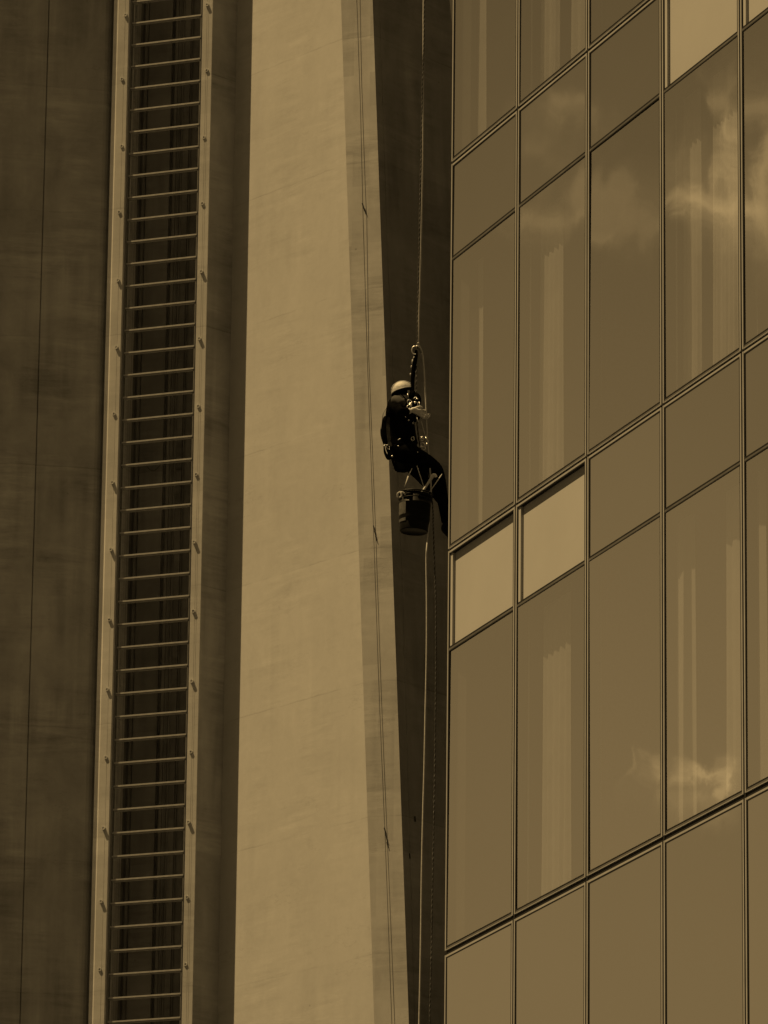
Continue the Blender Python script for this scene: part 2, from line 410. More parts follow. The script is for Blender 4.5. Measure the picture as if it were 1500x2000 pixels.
# cables down the end face and on the shaded flank
def face_line(mb, pts, a, b, r, off=0.0):
    """pts pixel polyline laid on the battered face through edges a,b of the leg"""
    P0, P1, P2 = lo[a], lo[b], hi[a]
    n = (P1 - P0).cross(P2 - P0).normalized()
    if n.y > 0: n = -n
    out = [onplane(x, y, P0, n) + n * (r + off) for x, y in pts]
    mb.tube(out, r, 6)
def extend(pts, lo_y=2350, hi_y=-350):
    (x0, y0), (x1, y1) = pts[0], pts[1]; (u0, v0), (u1, v1) = pts[-2], pts[-1]
    s0 = (x1 - x0) / (y1 - y0); s1 = (u1 - u0) / (v1 - v0)
    return [(x0 + (hi_y - y0) * s0, hi_y)] + pts + [(u1 + (lo_y - v1) * s1, lo_y)]
for pts in ([(697.5, 30), (704, 220), (708, 400), (717, 700), (729, 1030), (741, 1380), (752, 1640), (764, 1970)],
            [(703.4, 30), (706, 160), (713.5, 380), (716, 430), (720, 700), (733, 1030), (746, 1400), (757, 1660), (769.6, 1970)]):
    mb = MB(); face_line(mb, extend(pts), 0, 1, 0.0032); c_ = mb.build('cable', M['old_cable'], nose)
for (x, y) in ((709, 402), (711, 408), (714, 413), (731, 1032), (733, 1042), (735, 1052), (752, 1622), (754, 1632), (756, 1640), (757, 1650)):
    mb = MB(); face_line(mb, [(x - 1.4, y - 5), (x + 1.4, y + 5)], 0, 1, 0.010); mb.build('cable_clamp', M['groove'], nose)
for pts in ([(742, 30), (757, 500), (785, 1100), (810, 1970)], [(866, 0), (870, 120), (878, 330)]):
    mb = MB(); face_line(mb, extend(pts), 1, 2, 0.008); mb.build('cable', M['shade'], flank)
# dark patch brackets low on the shaded flank
for (x, y, r) in ((809, 1600, .016), (799, 1672, .012)):
    mb = MB(); face_line(mb, [(x, y - 5), (x + 1, y + 5)], 1, 2, r); mb.build('bracket', M['groove'], flank)

# sleeves (pipe stubs) on both pilasters
nP = nrm(PF)
def sleeve(px, py, ln, parent, hollow):
    c = onplane(px, py + ln * 26, p_l, nP)
    tx = nP.cross(Z).normalized(); mb = MB(); n = 14; R0, R1 = 0.036, 0.022
    rings = [(R0 + .004, -.01), (R0, ln), (R1, ln), (R1, ln - 0.03 if hollow else ln - .006)]
    o = len(mb.v)
    for (r, d) in rings:
        for j in range(n):
            t = 2 * math.pi * j / n; mb.v.append(c + nP * d + tx * r * math.cos(t) + Z * r * math.sin(t))
    for i in range(3):
        for j in range(n): q = (j + 1) % n; mb.f.append((i * n + j, i * n + q, (i + 1) * n + q, (i + 1) * n + j))
    mb.f.append(tuple(range(3 * n, 4 * n)))
    return mb.build('sleeve', M['pipe'], parent, smooth=False)
for (x, y, ln, h) in ((245.7, 29, .03, 0), (238.5, 154, .02, 1), (238, 285, .018, 1), (233, 414, .02, 1), (231, 547, .035, 0), (228, 678, .035, 0), (223, 808, .022, 1),
                   (220.5, 942, .045, 0), (217.5, 1073, .045, 0), (214, 1210, .03, 1), (210, 1346, .035, 0), (207, 1479, .02, 1), (203, 1617, .045, 0), (198, 1760, .04, 0), (195, 1893, .02, 1)):
    sleeve(x, y, ln, postL, h)
for (x, y, ln, h) in ((405, 9, .035, 0), (404, 137, .02, 1), (398.5, 268, .015, 1), (395.5, 397, .02, 1), (394, 530, .042, 0), (390, 661, .038, 0), (387.5, 793, .02, 1),
                   (383.5, 926, .022, 1), (380, 1058, .045, 0), (378, 1193, .03, 1), (375, 1330, .04, 0), (373, 1468, .022, 1), (369, 1605, .045, 0), (365.5, 1752, .018, 1), (362.5, 1883, .016, 1)):
    sleeve(x, y, ln, postR, h)

# ladder between the pilasters
lad = MB()
RD = 0.085
lx0 = back(step(p_l, 231.2, PF), PF, RD); lx1 = back(step(p_l, 369.0, PF), PF, RD)
tP = (lx1 - lx0).normalized()
for P in (lx0, lx1): lad.frame_box(Vector((P.x, P.y, 0)), tP, nP, Z, (-.012, -.05, 8.0), (.012, .004, 66.0))
ladder = lad.build('ladder', M['galv_dark'], tower)
def zr(py): return onplane(395.5 - (py - 30) * 0.0212, py, lx1, nP).z
zs = (zr(31) - zr(461)) / 10
nR = round((zr(31) - zr(1527)) / zs); zs = (zr(31) - zr(1527)) / nR
proto = None
for k in range(-4, nR + 16):
    z = zr(31) - k * zs
    if proto is None:
        mb = MB(); O = Vector((lx0.x, lx0.y, z)); Ld = (lx1 - lx0).length
        mb.frame_box(O, tP, nP, Z, (.0, -.03, .004), (Ld, .012, .036))
        mb.frame_box(O, tP, nP, Z, (.0, -.045, -.024), (Ld, -.012, -.004))
        proto = mb.build('rung', M['galv'], ladder); z0_ = z
    else:
        c = proto.copy(); c.parent = ladder; col.objects.link(c); c.location.z = proto.location.z + (z - z0_)
# things in the recess: guide rails, pipes, ribs
def recess_box(px0, px1, d0, d1, m, name):
    a = back(step(p_l, px0 - 34 * d0, PF), PF, d1); b = back(step(p_l, px1 - 34 * d0, PF), PF, d1)
    mb = MB(); mb.frame_box(Vector((a.x, a.y, 0)), (b - a).normalized(), nP, Z, (0, 0, 5.0), ((b - a).length, d1 - d0, 70.0)); return mb.build(name, m, tower)
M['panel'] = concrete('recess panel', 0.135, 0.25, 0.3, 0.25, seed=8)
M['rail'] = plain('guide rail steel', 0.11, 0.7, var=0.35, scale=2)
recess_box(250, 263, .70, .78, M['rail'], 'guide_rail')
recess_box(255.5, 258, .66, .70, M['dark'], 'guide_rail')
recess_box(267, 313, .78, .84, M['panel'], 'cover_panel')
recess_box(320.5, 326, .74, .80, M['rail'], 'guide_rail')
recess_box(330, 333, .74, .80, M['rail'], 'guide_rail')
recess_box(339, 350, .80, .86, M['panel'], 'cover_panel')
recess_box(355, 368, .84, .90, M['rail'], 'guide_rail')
for px, d, r in ((246.5, .6, .012), (328, .70, .010), (336.5, .70, .012), (353, .80, .010)):
    a = back(step(p_l, px - 34 * d, PF), PF, d); mb = MB(); mb.tube([(a.x, a.y, 5), (a.x, a.y, 70)], r, 8); mb.build('riser_pipe', M['rail'], tower)
mb = MB(); a = onplane(283, 905, back(p_l, PF, .3), nP); b = onplane(315, 905, back(p_l, PF, .3), nP)
mb.tube([a + (b - a) * t + Z * (-.16 * math.sin(math.pi * t)) for t in [i / 12 for i in range(13)]], .006, 6); mb.build('loose_cable', M['rubber'], tower)

# ------------------------------------------------------------------ glass building
W_, z3 = 1.47853, 14.62331
zl = {1: z3 + 3.48348, 2: z3 + 2.60307, 3: z3, 4: z3 - 0.87566, 5: z3 - 3.48694}
NC = 8
bld = empty('glass_building', (C0.x, C0.y, GZ))
tag(bld, 'glass curtain walled building with slanting rows of large panes filling the right side', 'building')
def FB(mb, u0, u1, w0, w1, a, b): mb.frame_box(C0, TF, NF, Z, (u0, w0, a), (u1, w1, b))
def pane_mesh(u0, u1, wv, a, b, name, m, parent, tilt=True):
    tx = random.gauss(0, .0011) if tilt else 0; ty = random.gauss(0, .0014) if tilt else 0
    mb = MB(); uc, zc = (u0 + u1) / 2, (a + b) / 2
    def P(u, z, ww): return C0 + TF * u + NF * (ww + (u - uc) * tx + (z - zc) * ty) + Z * z
    vs = [P(u, z, wv) for z in (a, b) for u in (u0, u1)] + [P(u, z, wv - .008) for z in (a, b) for u in (u0, u1)]
    mb.add(vs, [(0, 1, 3, 2)]) if m is M['vision'] else mb.add(vs, [(0, 1, 3, 2), (4, 6, 7, 5), (0, 4, 5, 1), (2, 3, 7, 6), (0, 2, 6, 4), (1, 5, 7, 3)])
    return mb.build(name, m, parent)
H1 = zl[1] - zl[3]
floors = [  # bottom, top, transom z or None, joint half gap at bottom, at top
    (zl[1] + H1, zl[1] + 2 * H1, zl[2] + 2 * H1, .012, .012),
    (zl[1], zl[1] + H1, zl[2] + H1, .013, .012),
    (zl[3], zl[1], zl[2], .011, .013),
    (zl[5], zl[3], zl[4], .021, .011),
    (zl[5] - 3.6, zl[5], None, .02, .021),
    (zl[5] - 7.2, zl[5] - 3.6, None, .02, .02)]
boards = {(3, 0), (3, 1), (2, 3), (2, 4)}
gv = 0.013
for fi, (zb, zt, ztr, gb, gt) in enumerate(floors):
    for c in range(-0, NC):
        u0, u1 = c * W_ + gv, (c + 1) * W_ - gv
        a, b = zb + gb, zt - gt
        fv, fb, ft, dp = .021, .027, .017, .12
        m = MB()
        FB(m, u0, u0 + fv, -dp, 0, a, b); FB(m, u1 - fv, u1, -dp, 0, a, b)
        FB(m, u0 + fv, u1 - fv, -dp, -.002, b - ft, b)
        FB(m, u0 + fv, u1 - fv, -dp, -.002, a, a + .006)
        win = m.build('window', M['alu'], bld)
        m = MB()
        FB(m, u0 + fv, u1 - fv, -dp, -.005, a + .006, a + fb)
        m.build('sill', M['alu_dull'], win)
        if ztr:
            m = MB(); FB(m, u0 + fv, u1 - fv, -dp, -.004, ztr - .010, ztr + .009); m.build('transom', M['alu_dull'], win)
        # gaskets: black line round every light
        k = MB(); gw = .013
        lights = [(a + fb, ztr - .010), (ztr + .009, b - ft)] if ztr else [(a + fb, b - ft)]
        for li_, (p, q) in enumerate(lights):
            isb = ztr and p > ztr and (fi, c) in boards
            FB(k, u0 + fv, u0 + fv + (gw * .55 if isb else gw), -.10, -.003, p, q); FB(k, u1 - fv - gw - .006, u1 - fv, -.10, -.003, p, q)
            FB(k, u0 + fv + gw, u1 - fv - gw - .006, -.10, -.003, p, p + (.012 if ztr and li_ == 1 else .008)); FB(k, u0 + fv + gw, u1 - fv - gw - .006, -.10, -.003, q - .010, q)
        k.build('gasket', M['rubber'], win)
        for li, (p, q) in enumerate(lights):
            pu0, pu1 = u0 + fv + gw, u1 - fv - gw
            if ztr and li == 1:
                if (fi, c) in boards:
                    o_ = pane_mesh(pu0 - .012, pu1 + .012, -.036, p - .0, q + .0, 'insulation_board', M['board'], win, False)
                    tag(o_, 'pale board showing where the spandrel glass is missing')
                    s_ = MB(); FB(s_, pu0 - .006, pu0 + .042, -.035, -.012, p + .010, q - .010); s_.build('trim_strip', M['board'], win)
                else:
                    pane_mesh(pu0 - .004, pu1 + .002, -.008, p + .006, q - .006, 'spandrel', M['spandrel'], win)
            else:
                pane_mesh(pu0 - .004, pu1 + .002, -.008, p + .006, q - .006, 'pane', M['vision'] if ztr else M['spandrel'], win)
# dark joint backing, slabs, partitions, core
m = MB()
for fi, (zb, zt, ztr, gb, gt) in enumerate(floors):
    FB(m, 0.02, NC * W_, -.11, -.012, zb - gb - .001, zb + gb + .001)
for c in range(1, NC + 1):
    FB(m, c * W_ - gv - .0005, c * W_ + gv + .0005, -.112, -.008, floors[-1][0], floors[0][1])
m.build('joint_seal', M['rubber'], bld)
m = MB()
for fi, (zb, zt, ztr, gb, gt) in enumerate(floors):
    FB(m, .15, NC * W_, -5.0, -.13, zb + .0 - .55, zb - .02)
m.build('floor_slab', M['room'], bld)
m = MB(); FB(m, .15, NC * W_, -5.2, -5.0, floors[-1][0], floors[0][1])
for c in (2, 5): FB(m, c * W_ - .06, c * W_ + .06, -5.0, -.14, floors[-1][0], floors[0][1])
m.build('room_wall', M['room'], bld)
# unseen body behind the corner, oversized to block skylight (second face turned away from the camera) and podium
TF2 = Vector((math.sin(R(7)), math.cos(R(7)), 0)); NF2 = Vector((-math.cos(R(7)), math.sin(R(7)), 0))
m = MB()
c0 = C0 + NF * -.003; 
e1_ = c0 + TF2 * 54; e2_ = e1_ + Vector((90, 6, 0)); e3_ = C0 + TF * (NC * W_) - NF * 48; e4_ = C0 + TF * (NC * W_) - NF * 5.2; e5_ = C0 + TF * .15 - NF * 5.2; e6_ = C0 + TF * .15 - NF * .12; e7_ = C0 + TF * .012 - NF * .05
poly = [e7_, c0 + TF2 * .12 - NF2 * .03, c0 + TF2 * .2 - NF2 * .03, e1_, e2_, e3_, e4_, e5_, e6_]
m.prism([Vector((p.x, p.y, floors[-1][0])) for p in poly], [Vector((p.x, p.y, floors[0][1])) for p in poly])
m.build('side_wall_sky_blocker', M['alu_dull'], bld)
m = MB(); q0 = C0 + TF * (NC * W_)
poly = [C0, C0 + TF2 * 54, e2_, e3_, q0]
m.prism([Vector((p.x, p.y, GZ)) for p in poly], [Vector((p.x, p.y, floors[-1][0] - .03)) for p in poly])
m.build('podium_wall', M['spandrel'], bld)
m = MB(); m.prism([Vector((p.x, p.y, floors[0][1] + .03)) for p in poly], [Vector((p.x, p.y, floors[0][1] + 130)) for p in poly])
m.build('upper_wall_sky_blocker', M['spandrel'], bld)  # raised far out of view to block skylight on the tower flank

# curtains hanging behind the tall panes
def curtain(fi, c, f0, f1, label, folds, dep=.20, drop=0.0):
    zb, zt, ztr, gb, gt = floors[fi]
    u0, u1 = c * W_ + f0 * W_ - 2.54 * (dep - .02), c * W_ + f1 * W_ - 2.54 * (dep - .02)
    z0, z1 = zb + .06, ztr - .02 - drop
    mb = MB(); n = folds * 8; pts = []
    for i in range(n + 1):
        t = i / n; a = (0.018 + .008 * math.sin(i * 1.7)) * math.sin(2 * math.pi * t * folds + .6 * math.sin(5 * t))
        pts.append((u0 + (u1 - u0) * t, -dep + a))
    nz = 6; vs = []
    for s_ in (0, 1):
        for k in range(nz + 1):
            tz = k / nz
            for i, (u, ww0) in enumerate(pts):
                sw = .012 * math.sin(i * .35 + 3 * tz) * (1 - tz); ww = -dep + (ww0 + dep) * (1 - .75 * tz)
                vs.append(C0 + TF * (u + sw) + NF * (ww - .003 * s_) + Z * (z0 + (z1 - z0) * tz))
    m1 = n + 1; off = (nz + 1) * m1; fs = []
    for s_ in (0, 1):
        for k in range(nz):
            for i in range(n):
                q = s_ * off + k * m1 + i; fs.append((q, q + 1, q + m1 + 1, q + m1))
    mb.add(vs, fs); o = mb.build('curtain', M['curtain'], None, smooth=True)
    tag(o, label, 'curtain', 'curtains behind the tall panes')
curtain(1, 0, .06, .50, 'pale curtain behind the topmost pane at the building corner', 3)
curtain(1, 1, .34, .60, 'pale curtain in the middle of the top pane second from the corner', 4)
curtain(1, 1, .78, .98, 'narrow pale curtain at the right side of the top pane second from the corner', 2)
curtain(2, 0, .08, .48, 'pale curtain behind the corner pane beside the worker', 2)
curtain(2, 1, .34, .66, 'gathered pale curtain behind the tall pane directly above the second pale panel', 5)
curtain(2, 3, .30, .52, 'pale curtain left of centre in the tall pane mirroring the largest cloud', 4)
curtain(2, 3, .68, .98, 'finely folded pale curtain at the right of the tall pane mirroring the largest cloud', 6)
curtain(2, 4, .06, .20, 'narrow pale curtain behind the cut off pane at the right edge, upper row', 1)
curtain(3, 0, .08, .34, 'pale curtain behind the corner pane below the first pale panel', 2)
curtain(3, 1, .40, .78, 'gathered pale curtain behind the tall pane directly below the second pale panel', 5)
curtain(3, 3, .12, .42, 'flat pale curtain left in the lower pane mirroring the small cloud', 2)
curtain(3, 3, .82, .99, 'pale curtain right in the lower pane mirroring the small cloud', 2)
curtain(3, 4, .04, .30, 'narrow pale curtain behind the cut off pane at the right edge, lower row', 2)

# ------------------------------------------------------------------ ropes
YR = 51.6
def smooth_path(pts, n=8):
    P = [Vector(p) for p in pts]; out = []
    for i in range(len(P) - 1):
        p0, p1, p2, p3 = P[max(i - 1, 0)], P[i], P[i + 1], P[min(i + 2, len(P) - 1)]
        for k in range(n):
            t = k / n; out.append(0.5 * ((2 * p1) + (p2 - p0) * t + (2 * p0 - 5 * p1 + 4 * p2 - p3) * t * t + (3 * p1 - p0 - 3 * p2 + p3) * t ** 3))
    out.append(P[-1]); return out
def wp(px, py, c=0.0): return atY(px, py, YR - c)
def arc(path, d):
    out = [path[0]]; acc = 0
    for a, b in zip(path[:-1], path[1:]):
        Ls = (b - a).length; n = max(1, round(Ls / d))
        out += [a + (b - a) * (k / n) for k in range(1, n + 1)]
    return out
pale = [wp(833.5, -420), (wp(827.3, 0)), wp(827, 60), wp(826.6, 170), wp(826, 300), wp(823.5, 430), wp(820.5, 550), wp(817.5, 655), wp(818, 672), wp(824.5, 688), wp(828, 720), wp(831.5, 780), wp(833.5, 840), wp(835.5, 872),
        wp(839, 905, -.03), wp(842, 960, -.08), wp(838, 1020, -.1), wp(833.5, 1070), wp(832.5, 1100), wp(833.4, 1180), wp(833, 1280), wp(830.5, 1400), wp(828.5, 1500), wp(826, 1590), wp(823.6, 1700), wp(822.3, 1800), wp(820.6, 1900), wp(818.5, 2000), wp(810, 2400)]
sp_ = smooth_path(pale, 6)
mb = MB(); mb.tube(sp_, .0068, 8); mb2 = mb
rope1 = mb.build('rope', M['rope_pale'], None, smooth=True)
tag(rope1, 'smooth pale main rope running through the worker and hanging straight below the pail', 'rope')
dark = [wp(836, -420, .012), wp(829.3, 0, .012), wp(827.2, 100, .012), wp(825.3, 160, .012), wp(823.6, 240, .012), wp(822, 320, .012), wp(820, 400, .012), wp(818.6, 480, .012), wp(815.8, 600, .012), wp(815, 668, .012), wp(813, 700, .0), wp(813.2, 740, 0), wp(813, 775, 0),
        wp(815, 830, 0), wp(822, 880, -.1), wp(838, 930, -.16), wp(845, 990, -.16), wp(846.5, 1040), wp(848.5, 1100), wp(851, 1180), wp(851.2, 1300), wp(850.2, 1420), wp(848.8, 1520), wp(846.6, 1640), wp(844.5, 1740), wp(842.5, 1860), wp(840, 1960), wp(838.6, 2020), wp(830, 2400)]
path = arc(smooth_path(dark, 6), .0062)
rope2 = empty('rope', path[len(path) // 2])
tag(rope2, 'dark twisted safety rope with pale flecks hanging right of the smooth rope', 'rope')
def helix(path, r, R0, pitch, ph, n=5):
    mb = MB(); pts = []; s = 0
    for i, p in enumerate(path):
        d = (path[min(i + 1, len(path) - 1)] - path[max(i - 1, 0)]).normalized()
        a = Vector((0, 1, 0)); a = (a - d * a.dot(d)).normalized(); b = d.cross(a)
        if i: s += (p - path[i - 1]).length
        t = 2 * math.pi * s / pitch + ph
        pts.append(p + (a * math.cos(t) + b * math.sin(t)) * R0)
    mb.tube(pts, r, n); return mb
for k in range(3):
    helix(path, .0030 if k == 0 else .0042, .0040 if k == 0 else .0030, .046, 2 * math.pi * k / 3).build('strand', M['rope_fleck'] if k == 0 else M['rope_dark'], rope2, smooth=True)

# ------------------------------------------------------------------ hardware above the worker
def torus_path(c, ax, ay, ra, rb, n=20, t0=0, t1=2 * math.pi): return [c + ax * ra * math.cos(t0 + (t1 - t0) * i / n) + ay * rb * math.sin(t0 + (t1 - t0) * i / n) for i in range(n + 1)]
X = Vector((1, 0, 0)); Y = Vector((0, 1, 0))
S = 1 / 223.0                                  # one photograph pixel at the worker
grab = empty('rope_grab', wp(812, 685, .02)); tag(grab, 'steel shackle gripping the rope above the worker\'s helmet', 'rope grab')
mb = MB(); mb.tube(torus_path(wp(810.5, 684, .03), X, Z, 6.0 * S, 8.5 * S, 18, R(60), R(290)), .0055, 8); mb.build('shackle', M['metal'], grab, smooth=True)
mb = MB(); mb.tube([wp(812, 676.5, .035), wp(816, 675.5, .035), wp(819.5, 679.5, .03)], .006, 8); mb.build('pin', M['metal'], grab, smooth=True)
mb = MB(); mb.tube([wp(815.5, 669.5, .01), wp(818.8, 671.5, .01)], .010, 8); mb.build('sleeve', M['rope_pale'], grab, smooth=True)
mb = MB(); mb.tube(smooth_path([wp(814, 672, .03), wp(818, 680, .03), wp(820, 687, .03), wp(823, 688, .02)], 4), .006, 8); mb.build('cam', M['galv_dark'], grab, smooth=True)
lan = empty('lanyard', wp(808, 725, .02)); tag(lan, 'thick black padded lanyard between the rope grab and the worker', 'lanyard')
mb = MB(); lp_ = smooth_path([wp(813, 684, .02), wp(812.5, 695, .02), wp(809.5, 712, .03), wp(807, 730, .04), wp(805.5, 750, .05), wp(807, 772, .06)], 6)
mb.tube(lp_, [.012 + .007 * math.sin(math.pi * i / (len(lp_) - 1)) for i in range(len(lp_))], 10); mb.build('sling', M['strap'], lan, smooth=True)
mb = MB()
for a_, b_ in (((809, 696.5), (806.5, 701)), ((806, 702), (804.5, 711)), ((804, 714), (802.5, 718.5)), ((801.8, 729), (801.2, 733.5))):
    mb.tube([wp(*a_, .045), wp(*b_, .045)], .0048, 6)
mb.build('stitching', M['rope_pale'], lan, smooth=True)

# ------------------------------------------------------------------ worker
person = empty('person', wp(795, 1060, 0)); tag(person, 'rope access worker in black clothes and pale helmet hanging beside the glass corner', 'person')
def skin(name, nodes, edges, m, parent, sub=2, root=0):
    """one smooth surface grown over a jointed skeleton; nodes = (point, radius)"""
    me = bpy.data.meshes.new(name); me.from_pydata([tuple(p) for p, r in nodes], edges, []); me.update()
    o = bpy.data.objects.new(name, me); col.objects.link(o)
    md = o.modifiers.new('s', 'SKIN'); md.use_smooth_shade = True
    for i, (p, r) in enumerate(nodes):
        sv = me.skin_vertices[0].data[i]; rr_ = r if isinstance(r, tuple) else (r, r); sv.radius = rr_; sv.use_root = (i == root)
    sb = o.modifiers.new('b', 'SUBSURF'); sb.levels = sub; sb.render_levels = sub
    dg = bpy.context.evaluated_depsgraph_get(); dg.update()
    me2 = bpy.data.meshes.new_from_object(o.evaluated_get(dg)); bpy.data.objects.remove(o); bpy.data.meshes.remove(me)
    me2.transform(Matrix.Translation(-world_loc(parent))); me2.name = name
    me2.materials.clear(); me2.materials.append(m)
    for p in me2.polygons: p.use_smooth = True
    o2 = bpy.data.objects.new(name, me2); col.objects.link(o2); o2.parent = parent; return o2
# joints (pixels of the photograph, metres towards the camera)
J = dict(pel=wp(796, 884), bel=wp(787, 852), che=wp(781, 815), ups=wp(781, 792), nec=wp(785, 780), hd0=wp(788, 772), hd1=wp(789, 760),
         shr=wp(773, 789, .16), elr=wp(782, 806, .34), wrr=wp(804, 802, .25),
         shl=wp(790, 792, -.15), ell=wp(812, 818, -.12), wrl=wp(812, 806, -.02),
         hpr=wp(800, 890, .10), knr=wp(853, 918, -.18), anr=wp(873, 1030, -.16), tor=wp(893, 1052, -.14),
         hpl=wp(794, 892, -.10), knl=wp(822, 926, -.40), anl=wp(884, 1005, -.34), tol=wp(903, 1012, -.32))
bn = [(J['pel'], .055), (J['bel'], .065), (J['che'], .09), (J['ups'], .075), (J['nec'], .048), (J['hd0'], .058), (J['hd1'], .07),
      (J['shr'], .048), (J['elr'], .036), (J['wrr'], .024), (J['shl'], .048), (J['ell'], .036), (J['wrl'], .024),
      (J['hpr'], .04), (J['knr'], .035), (J['anr'], .028), (J['tor'], .022), (J['hpl'], .04), (J['knl'], .035), (J['anl'], .028), (J['tol'], .022)]
be_ = [(0, 1), (1, 2), (2, 3), (3, 4), (4, 5), (5, 6), (3, 7), (7, 8), (8, 9), (3, 10), (10, 11), (11, 12), (0, 13), (13, 14), (14, 15), (15, 16), (0, 17), (17, 18), (18, 19), (19, 20)]
skin('body', bn, be_, M['skin'], person)
# clothing
jk = [(wp(791, 884), .15), (wp(786, 855), .128), (wp(781, 822), .14), (wp(779, 800), .12), (wp(784, 783), .062),
      (wp(771, 789, .15), .066), (wp(777, 797, .27), .056), (J['elr'], .05), (wp(798, 803, .27), .036),
      (J['shl'], .06), (J['ell'], .05), (wp(811, 808, -.02), .036)]
skin('jacket', jk, [(0, 1), (1, 2), (2, 3), (3, 4), (3, 5), (5, 6), (6, 7), (7, 8), (3, 9), (9, 10), (10, 11)], M['black_cloth'], person)
slv = [(wp(768, 787, .21), .055), (wp(775, 781, .24), .058), (wp(784, 786, .28), .045), (wp(787, 792, .30), .03)]
skin('shoulder_highlight', slv, [(0, 1), (1, 2), (2, 3)], M['grey_cloth'], person)  # paler piece painted in as the sunlit part of the black sleeve
tr = [(wp(793, 884), .15), (wp(790, 903, .0), .095), (J['hpr'], .095), (wp(828, 900, -.04), .085), (J['knr'], .072), (wp(862, 960, -.17), .058), (wp(869, 1005, -.16), .046), (wp(872, 1024, -.16), .044),
      (J['hpl'], .09), (wp(808, 910, -.25), .082), (J['knl'], .068), (wp(852, 962, -.37), .056), (wp(880, 998, -.34), .044), (wp(778, 898, .02), .095), (wp(788, 868, .0), .15), (wp(774, 884, .03), .10)]
skin('trousers', tr, [(0, 1), (0, 2), (2, 3), (3, 4), (4, 5), (5, 6), (6, 7), (0, 8), (8, 9), (9, 10), (10, 11), (11, 12), (1, 13), (0, 14), (0, 15)], M['black_cloth'], person)
for (a_, b_, c_) in ((wp(871, 1018, -.16), J['anr'], J['tor']), (wp(880, 998, -.34), J['anl'], J['tol'])):
    heel = b_ + Vector((-.03, 0, -.055))
    skin('boot', [(a_, .045), (b_, .045), (heel, .035), (c_ + Vector((-.03, 0, -.02)), .04), (c_ + Vector((.03, 0, -.03)), .032)], [(0, 1), (1, 2), (1, 3), (3, 4)], M['boot'], person)
# hands: palm + five fingers each, closed on the rope / the rope grab
def hand(wr, fdir, pdir, side, name='hand'):
    """wr wrist, fdir pointing to the fingers, pdir across the palm towards the thumb, side = palm normal (fingers curl this way)"""
    f = fdir.normalized(); p = (pdir - f * pdir.dot(f)).normalized(); s = side.normalized()
    nodes = [(wr - f * .03, .024), (wr, .022), (wr + f * .045, (.034, .018)), (wr + f * .075, (.036, .016))]; ed = [(0, 1), (1, 2), (2, 3)]
    mbj = []
    for k, (off, ln) in enumerate(((.027, .068), (.009, .076), (-.010, .070), (-.028, .055))):
        b0 = wr + f * .082 + p * off; b1 = b0 + f * ln * .45 + s * .008; b2 = b1 + f * ln * .12 + s * ln * .38; b3 = b2 - f * ln * .18 + s * ln * .18
        n0 = len(nodes); nodes += [(b0, .0092), (b1, .0085), (b2, .008), (b3, .007)]; ed += [(3, n0), (n0, n0 + 1), (n0 + 1, n0 + 2), (n0 + 2, n0 + 3)]
    n0 = len(nodes); t0 = wr + f * .028 + p * .032; nodes += [(t0, .013), (t0 + f * .028 + p * .022 + s * .01, .0105), (t0 + f * .052 + p * .020 + s * .022, .009)]
    ed += [(1, n0), (n0, n0 + 1), (n0 + 1, n0 + 2)]
    return skin(name, nodes, ed, M['skin'], person, sub=2)
hand(J['wrr'] + Vector((.01, 0, 0)), wp(829, 808, .2) - J['wrr'], Vector((0.15, -.25, 1)), Vector((.1, 1, -.15)))
hand(J['wrl'], wp(828, 812, -.02) - J['wrl'], Vector((0, .4, 1)), Vector((.1, -1, -.1)))
# head: face turned right and away, hair, ear, helmet
hc = wp(789, 765)
hx = Vector((.76, .65, 0)); hy = Vector((-.65, .76, 0))
mb = MB(); mb.ell(hc + Z * -.014, .078, .066, .088, (hx, hy, Z), 18, 12); hd = mb.build('head', M['skin'], person, smooth=True)
mb = MB(); mb.tube([hc + hx * .074 + Z * .01, hc + hx * .095 + Z * -.022, hc + hx * .077 + Z * -.03], [.007, .012, .006], 8); mb.build('nose', M['skin'], hd, smooth=True)
mb = MB(); mb.tube([hc + hx * .074 - hy * .022 + Z * -.055, hc + hx * .079 + Z * -.056, hc + hx * .074 + hy * .022 + Z * -.055], .005, 6); mb.build('mouth', M['boot'], hd, smooth=True)
for sgn in (-1, 1):
    mb = MB(); mb.ell(hc + hx * .068 + hy * .027 * sgn + Z * .002, .01, .012, .008, None, 10, 6); mb.build('eye', M['strap'], hd, smooth=True)
    mb = MB(); mb.ell(hc + hy * .067 * sgn + Z * -.012 - hx * .005, .018, .008, .030, (hx, hy, Z), 10, 8); mb.build('ear', M['skin'], hd, smooth=True)
mb = MB(); mb.ell(hc + Z * -.014 - hx * .012, .080, .072, .082, (hx, hy, Z), 18, 12, 0, R(118)); mb.build('hair', M['strap'], person, smooth=True)
# helmet shell with rim, slightly nodded forward-left as it is seen
hz_ = (Z * .95 - X * .28 ).normalized(); hxx = (X * .95 + Z * .28).normalized()
hcen = wp(786, 764.5)
mb = MB(); mb.ell(hcen, .098, .085, .092, (hxx, Y, hz_), 28, 12, 0, R(86)); mb.tube(torus_path(hcen + hz_ * .004, hxx, Y, .099, .087, 28), .005, 6)
for k in (-1, 0, 1):     # ridges along the shell
    mb.tube([hcen + hxx * .10 * math.cos(t) + Y * (.026 * k) + hz_ * math.sqrt(max(0, 1 - (.026 * k / .085) ** 2)) * .0925 * math.sin(t) for t in [R(20 + 140 * i / 14) for i in range(15)]], .004, 6)
helm = mb.build('helmet', M['helmet'], person, smooth=True)
mb = MB(); mb.tube(smooth_path([hcen + hxx * -.06 - Y * .07, hcen - Y * .078 - Z * .07 + X * .01, hcen + X * .05 - Y * .02 - Z * .115], 5), .005, 6); mb.tube(torus_path(hcen - hz_ * .012, hxx, Y, .093, .081, 28), .012, 6)
